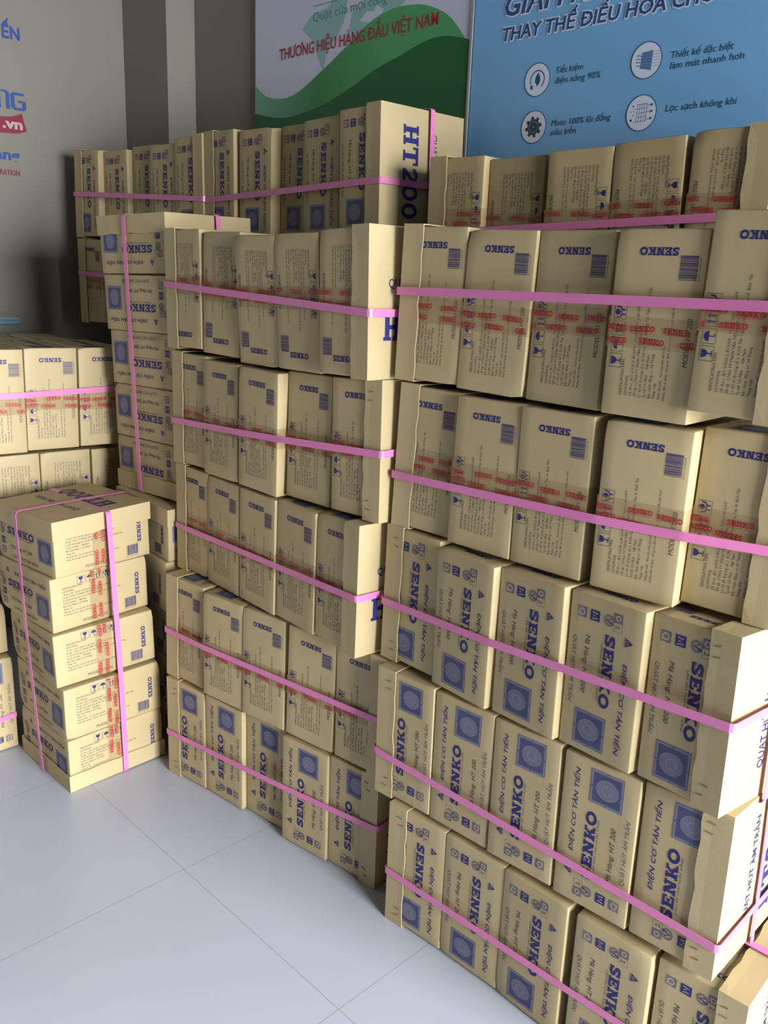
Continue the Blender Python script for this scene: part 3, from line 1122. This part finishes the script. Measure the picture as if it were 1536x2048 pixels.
I_ = lambda v: v
g = Print()
w1 = smooth([(-2.6355, 2.0190), (-2.5828, 1.9805), (-2.5009, 1.9613), (-2.4095, 1.9698), (-2.2751, 2.0254), (-2.1617, 2.0799), (-2.0765, 2.1236), (-1.9945, 2.1431),
             (-1.9151, 2.1428), (-1.838, 2.1276), (-1.7622, 2.0898), (-1.7040, 2.0300), (-1.6775, 1.995)])
w2 = smooth([(-2.6355, 1.9290), (-2.541, 1.9084), (-2.4472, 1.9015), (-2.296, 1.9185), (-2.1567, 1.9554), (-2.0489, 1.9935), (-1.9469, 2.0175), (-1.8509, 2.0414),
             (-1.7769, 2.0445), (-1.7043, 2.0279), (-1.6775, 2.0181)])
px = lambda x, y: (-2.6357 + (x + 480 / .3125 - 511 / .3125) * .3125 * .00222, 2.2 - y * .3125 * .00153)
cont1 = [(-2.385, 2.150), (-2.36, 2.168), (-2.325, 2.186), (-2.25, 2.20), (-2.215, 2.26), (-2.18, 2.21), (-2.185, 2.16), (-2.205, 2.125), (-2.235, 2.10), (-2.262, 2.075),
         (-2.277, 2.035), (-2.285, 2.025), (-2.30, 2.05), (-2.318, 2.085), (-2.338, 2.115), (-2.362, 2.135)]
cont2 = [(-2.15, 2.16), (-2.10, 2.185), (-2.08, 2.24), (-1.99, 2.26), (-1.90, 2.24), (-1.885, 2.19), (-1.92, 2.165), (-1.97, 2.135), (-2.03, 2.115), (-2.09, 2.10), (-2.135, 2.10), (-2.16, 2.12)]
lum = [(-2.12, 2.135), (-2.09, 2.155), (-2.06, 2.15), (-2.05, 2.165), (-2.02, 2.15), (-2.035, 2.13), (-2.075, 2.12)]
for k, c in enumerate((cont1, cont2)):
    p = smooth(c + c[:1], 4)[:-1]
    cx, cy = sum(a for a, b in p) / len(p), sum(b for a, b in p) / len(p)
    g.add(([(cx, cy)] + p, [(0, 1 + i, 1 + (i + 1) % len(p)) for i in range(len(p))]), 2, I_, .0001)
g.add(poly(*lum), 0, I_, .0002)
g.add(band(w1, 1.25), 5, I_, .0004)
g.add(band(w2, 1.25), 1, I_, .0007)
g.add(text2d('Quạt của mọi công'), 4, at(-2.336, 2.165, .33, .026), .0003)
g.add(stroke([(-2.334, 2.207), (-2.10, 2.207)], .0022), 4, I_, .0003)
g.add(text2d('THƯƠNG HIỆU HÀNG ĐẦU VIỆT NAM', bold=.012), 3, at(-2.502, 2.0765, .70, .0345), .0010)
board('poster', -2.6357, -1.6845, 1.25, 2.75, g, [PW, PG, PT, PR, PTXT, gm], 'white poster with green waves, a map and red capitals on the back wall', 'poster',
      edge=[(-1.684, -1.6765, 1.25, 2.75)])

b = Print()


def outlined(s, x, z, w, h, shear, bold, grow, m, mo, lift=0.0, n=12):
    """bold lettering with an even pale outline behind it"""
    t = text2d(s, shear=shear, bold=bold)
    for k in range(n):
        a = 2 * math.pi * k / n
        b.add(t, mo, at(x + grow * math.cos(a), z + grow * math.sin(a), w, h), lift + .00005 * k)
    b.add(t, m, at(x, z, w, h), lift + .0010)


outlined('GIẢI PHÁP', -1.573, 2.0585, .345, .049, .18, .022, .0035, 1, 3)
outlined('THAY THẾ ĐIỀU HÒA CHO', -1.5757, 2.0015, .575, .0315, .12, .022, .0032, 1, 3)
for s, x, z, w in (('Tiết kiệm', -1.4007, 1.9062, .078), ('điện năng 90%', -1.4012, 1.8828, .1295), ('Thiết kế đặc biệt', -1.0932, 1.900, .1435), ('làm mát nhanh hơn', -1.0926, 1.8782, .169),
                   ('Lọc sạch không khí', -1.092, 1.7908, .166), ('Moto 100% lõi đồng', -1.4014, 1.7862, .169), ('siêu bền', -1.4021, 1.7645, .0755)):
    b.add(text2d(s, shear=.12), 2, at(x, z, w, .0148))
CIR = [(-1.4558, 1.8985), (-1.1540, 1.9040), (-1.4562, 1.7885), (-1.1530, 1.7935)]
for x, z in CIR:
    b.add(ell(x, z, .0392, .0392, 36), 1, I_, .0001)
    b.add(ell(x, z, .0372, .0372, 36), 3, I_, .0002)
x, z = CIR[0]       # leaf inside a cable loop
b.add(ring(x + .001, z, .021, .021, .0028, 22, -.9, 3.6), 1, I_, .0003)
b.add(poly((x + .002, z - .016), (x - .006, z - .004), (x - .005, z + .006), (x + .002, z + .017), (x + .009, z + .006), (x + .010, z - .004)), 1, I_, .0003)
b.add(rect(x - .019, z - .021, x - .012, z - .012), 1, I_, .0003)
x, z = CIR[1]       # cooling panel with air lines
b.add(poly((x - .014, z - .016), (x + .014, z - .022), (x + .016, z + .020), (x - .012, z + .017)), 5, I_, .0003)
for k in range(6):
    b.add(stroke([(x - .0135, z - .013 + k * .0055), (x + .0145, z - .018 + k * .0066)], .0009), 1, I_, .0004)
    b.add(stroke([(x + .017, z - .014 + k * .006), (x + .026, z - .013 + k * .006), (x + .033, z - .015 + k * .006)], .0007), 1, I_, .0003)
for k in range(4):
    b.add(stroke([(x - .026, z - .010 + k * .007), (x - .020, z - .009 + k * .007), (x - .0135, z - .011 + k * .007)], .0016), 1, I_, .0003)
x, z = CIR[2]       # motor gear
for k in range(8):
    a = k * math.pi / 4 + .2
    b.add(xf(rect(-.004, -.004, .004, .004), 1, 1, x + .021 * math.cos(a), z + .021 * math.sin(a), a), 4, I_, .0003)
b.add(ell(x, z, .019, .019, 24), 4, I_, .0003)
b.add(ring(x, z, .0135, .0135, .002, 20), 5, I_, .0004)
b.add(ell(x, z, .0105, .0105, 20), 2, I_, .0004)
b.add(ell(x, z, .003, .003, 10), 5, I_, .0005)
x, z = CIR[3]       # filter grid with dust and arrows
for k in range(5):
    b.add(stroke([(x - .012 + k * .006, z - .020), (x - .010 + k * .006, z + .020)], .0009), 1, I_, .0003)
    b.add(stroke([(x - .012, z - .018 + k * .009), (x + .014, z - .017 + k * .009)], .0009), 1, I_, .0003)
for k, (dx, dz, rr) in enumerate(((-.025, -.014, .0028), (-.022, .016, .0018), (-.019, .004, .0013), (-.026, .004, .0012), (-.020, -.004, .0014), (-.017, .010, .0011), (-.017, -.018, .0013), (-.024, .010, .0009))):
    b.add(ell(x + dx, z + dz, rr, rr, 10), 2, I_, .0003)
for dz in (-.014, .001, .015):
    b.add(stroke([(x + .014, z + dz), (x + .024, z + dz + .001)], .0012), 1, I_, .0003)
    b.add(poly((x + .023, z + dz - .003), (x + .030, z + dz + .0012), (x + .023, z + dz + .0045)), 1, I_, .0003)
board('poster', -1.673, .35, 1.25, 2.9, b, [PB, PN, PI, PC, PK, PM], 'sky blue poster with four round icons and slanted navy lettering on the back wall', 'poster')

# ------------------------------------------------------------------ lettering on the side wall (coordinates: e2 along the wall, z up)
SB = mat('sign blue', (0.02, 0.07, 0.30), 0.45, 0.4)
SR = mat('sign red', (0.22, 0.012, 0.03), 0.45, 0.4)
SW = mat('sign pale', (0.50, 0.36, 0.38), 0.45, 0.4)
sign = bpy.data.objects.new('wall_sign', None)
COL.objects.link(sign)
sign.matrix_world = ROOM @ Matrix.Translation((LEFT, 1.35, 1.95))
tag(sign, 'company sign of flat blue and dark red letters stuck on the side wall', 'sign')


def sign_part(name, shape, m, lift=.0008, thick=.0016):
    n = len(shape[0])
    inv = Matrix.Translation((LEFT, 1.35, 1.95)).inverted()
    V = [inv @ Vector((LEFT + lift + thick, a, c)) for a, c in shape[0]]
    return mesh_obj(name, V, shape[1], [m], parent=sign)


def ext(shape):
    return shape


sign_part('lettering', xf(text2d('ẾN', bold=.03), .062, .040, 1.3745, 2.1568), SB)
nG = join(stroke([(0, 0), (0, 1), (.28, 1), (.36, .92), (.36, 0)], .15), stroke([(1.02, .93), (.62, .95), (.56, .88), (.56, .14), (.64, .06), (.98, .06), (1.02, .14), (1.02, .5), (.8, .5)], .15))
sign_part('lettering', xf(nG, .0875, .056, 1.3475, 1.929), SB)
top = smooth([(1.20, 1.900), (1.30, 1.8985), (1.3818, 1.9035), (1.4255, 1.9190)], 5)
bot = smooth([(1.20, 1.845), (1.30, 1.8465), (1.3955, 1.8496), (1.4394, 1.8615)], 5)
sign_part('banner', ([q for a, c in zip(top, bot) for q in (a, c)], [(2 * i, 2 * i + 1, 2 * i + 3, 2 * i + 2) for i in range(len(top) - 1)]), SR)
sign_part('banner_lettering', xf(text2d('.vn', bold=.04), .0725, .0335, 1.3535, 1.8655), SW, .0014)
sign_part('lettering', xf(text2d('ang', bold=.03), .0895, .0355, 1.3195, 1.7605), SB)
sign_part('lettering', xf(text2d('ORATION', bold=.01), .0865, .0195, 1.3185, 1.7075), SR)

# a strip of pale blue paper tucked against the side wall behind the cartons
SP = mat('pale blue paper', (0.22, 0.36, 0.46), 0.6, 0.3)
SPD = mat('paper print', (0.10, 0.18, 0.27), 0.6, 0.3)
V = [(x, y, z_) for x in (LEFT + .0005, LEFT + .003) for y in (1.20, 1.3675) for z_ in (1.181, 1.210)]
F = [(0, 1, 3, 2), (4, 6, 7, 5), (0, 4, 5, 1), (2, 3, 7, 6), (0, 2, 6, 4), (1, 5, 7, 3)]
M = [0] * 6
for k in range(14):
    n = len(V)
    V += [(LEFT + .0035, 1.205 + k * .0115 + a, 1.196 + c) for a, c in ((0, 0), (.007, 0), (.007, .006), (0, .006))]
    F.append((n, n + 1, n + 2, n + 3))
    M.append(1)
V += [(LEFT + .0035, 1.20, 1.181), (LEFT + .0035, 1.3675, 1.181), (LEFT + .0035, 1.3675, 1.188), (LEFT + .0035, 1.20, 1.188)]
F.append((len(V) - 4, len(V) - 3, len(V) - 2, len(V) - 1))
M.append(1)
tag(mesh_obj('paper_strip', V, F, [SP, SPD], M, matrix=ROOM), 'small pale blue printed paper strip on the side wall above the cartons', 'paper strip')
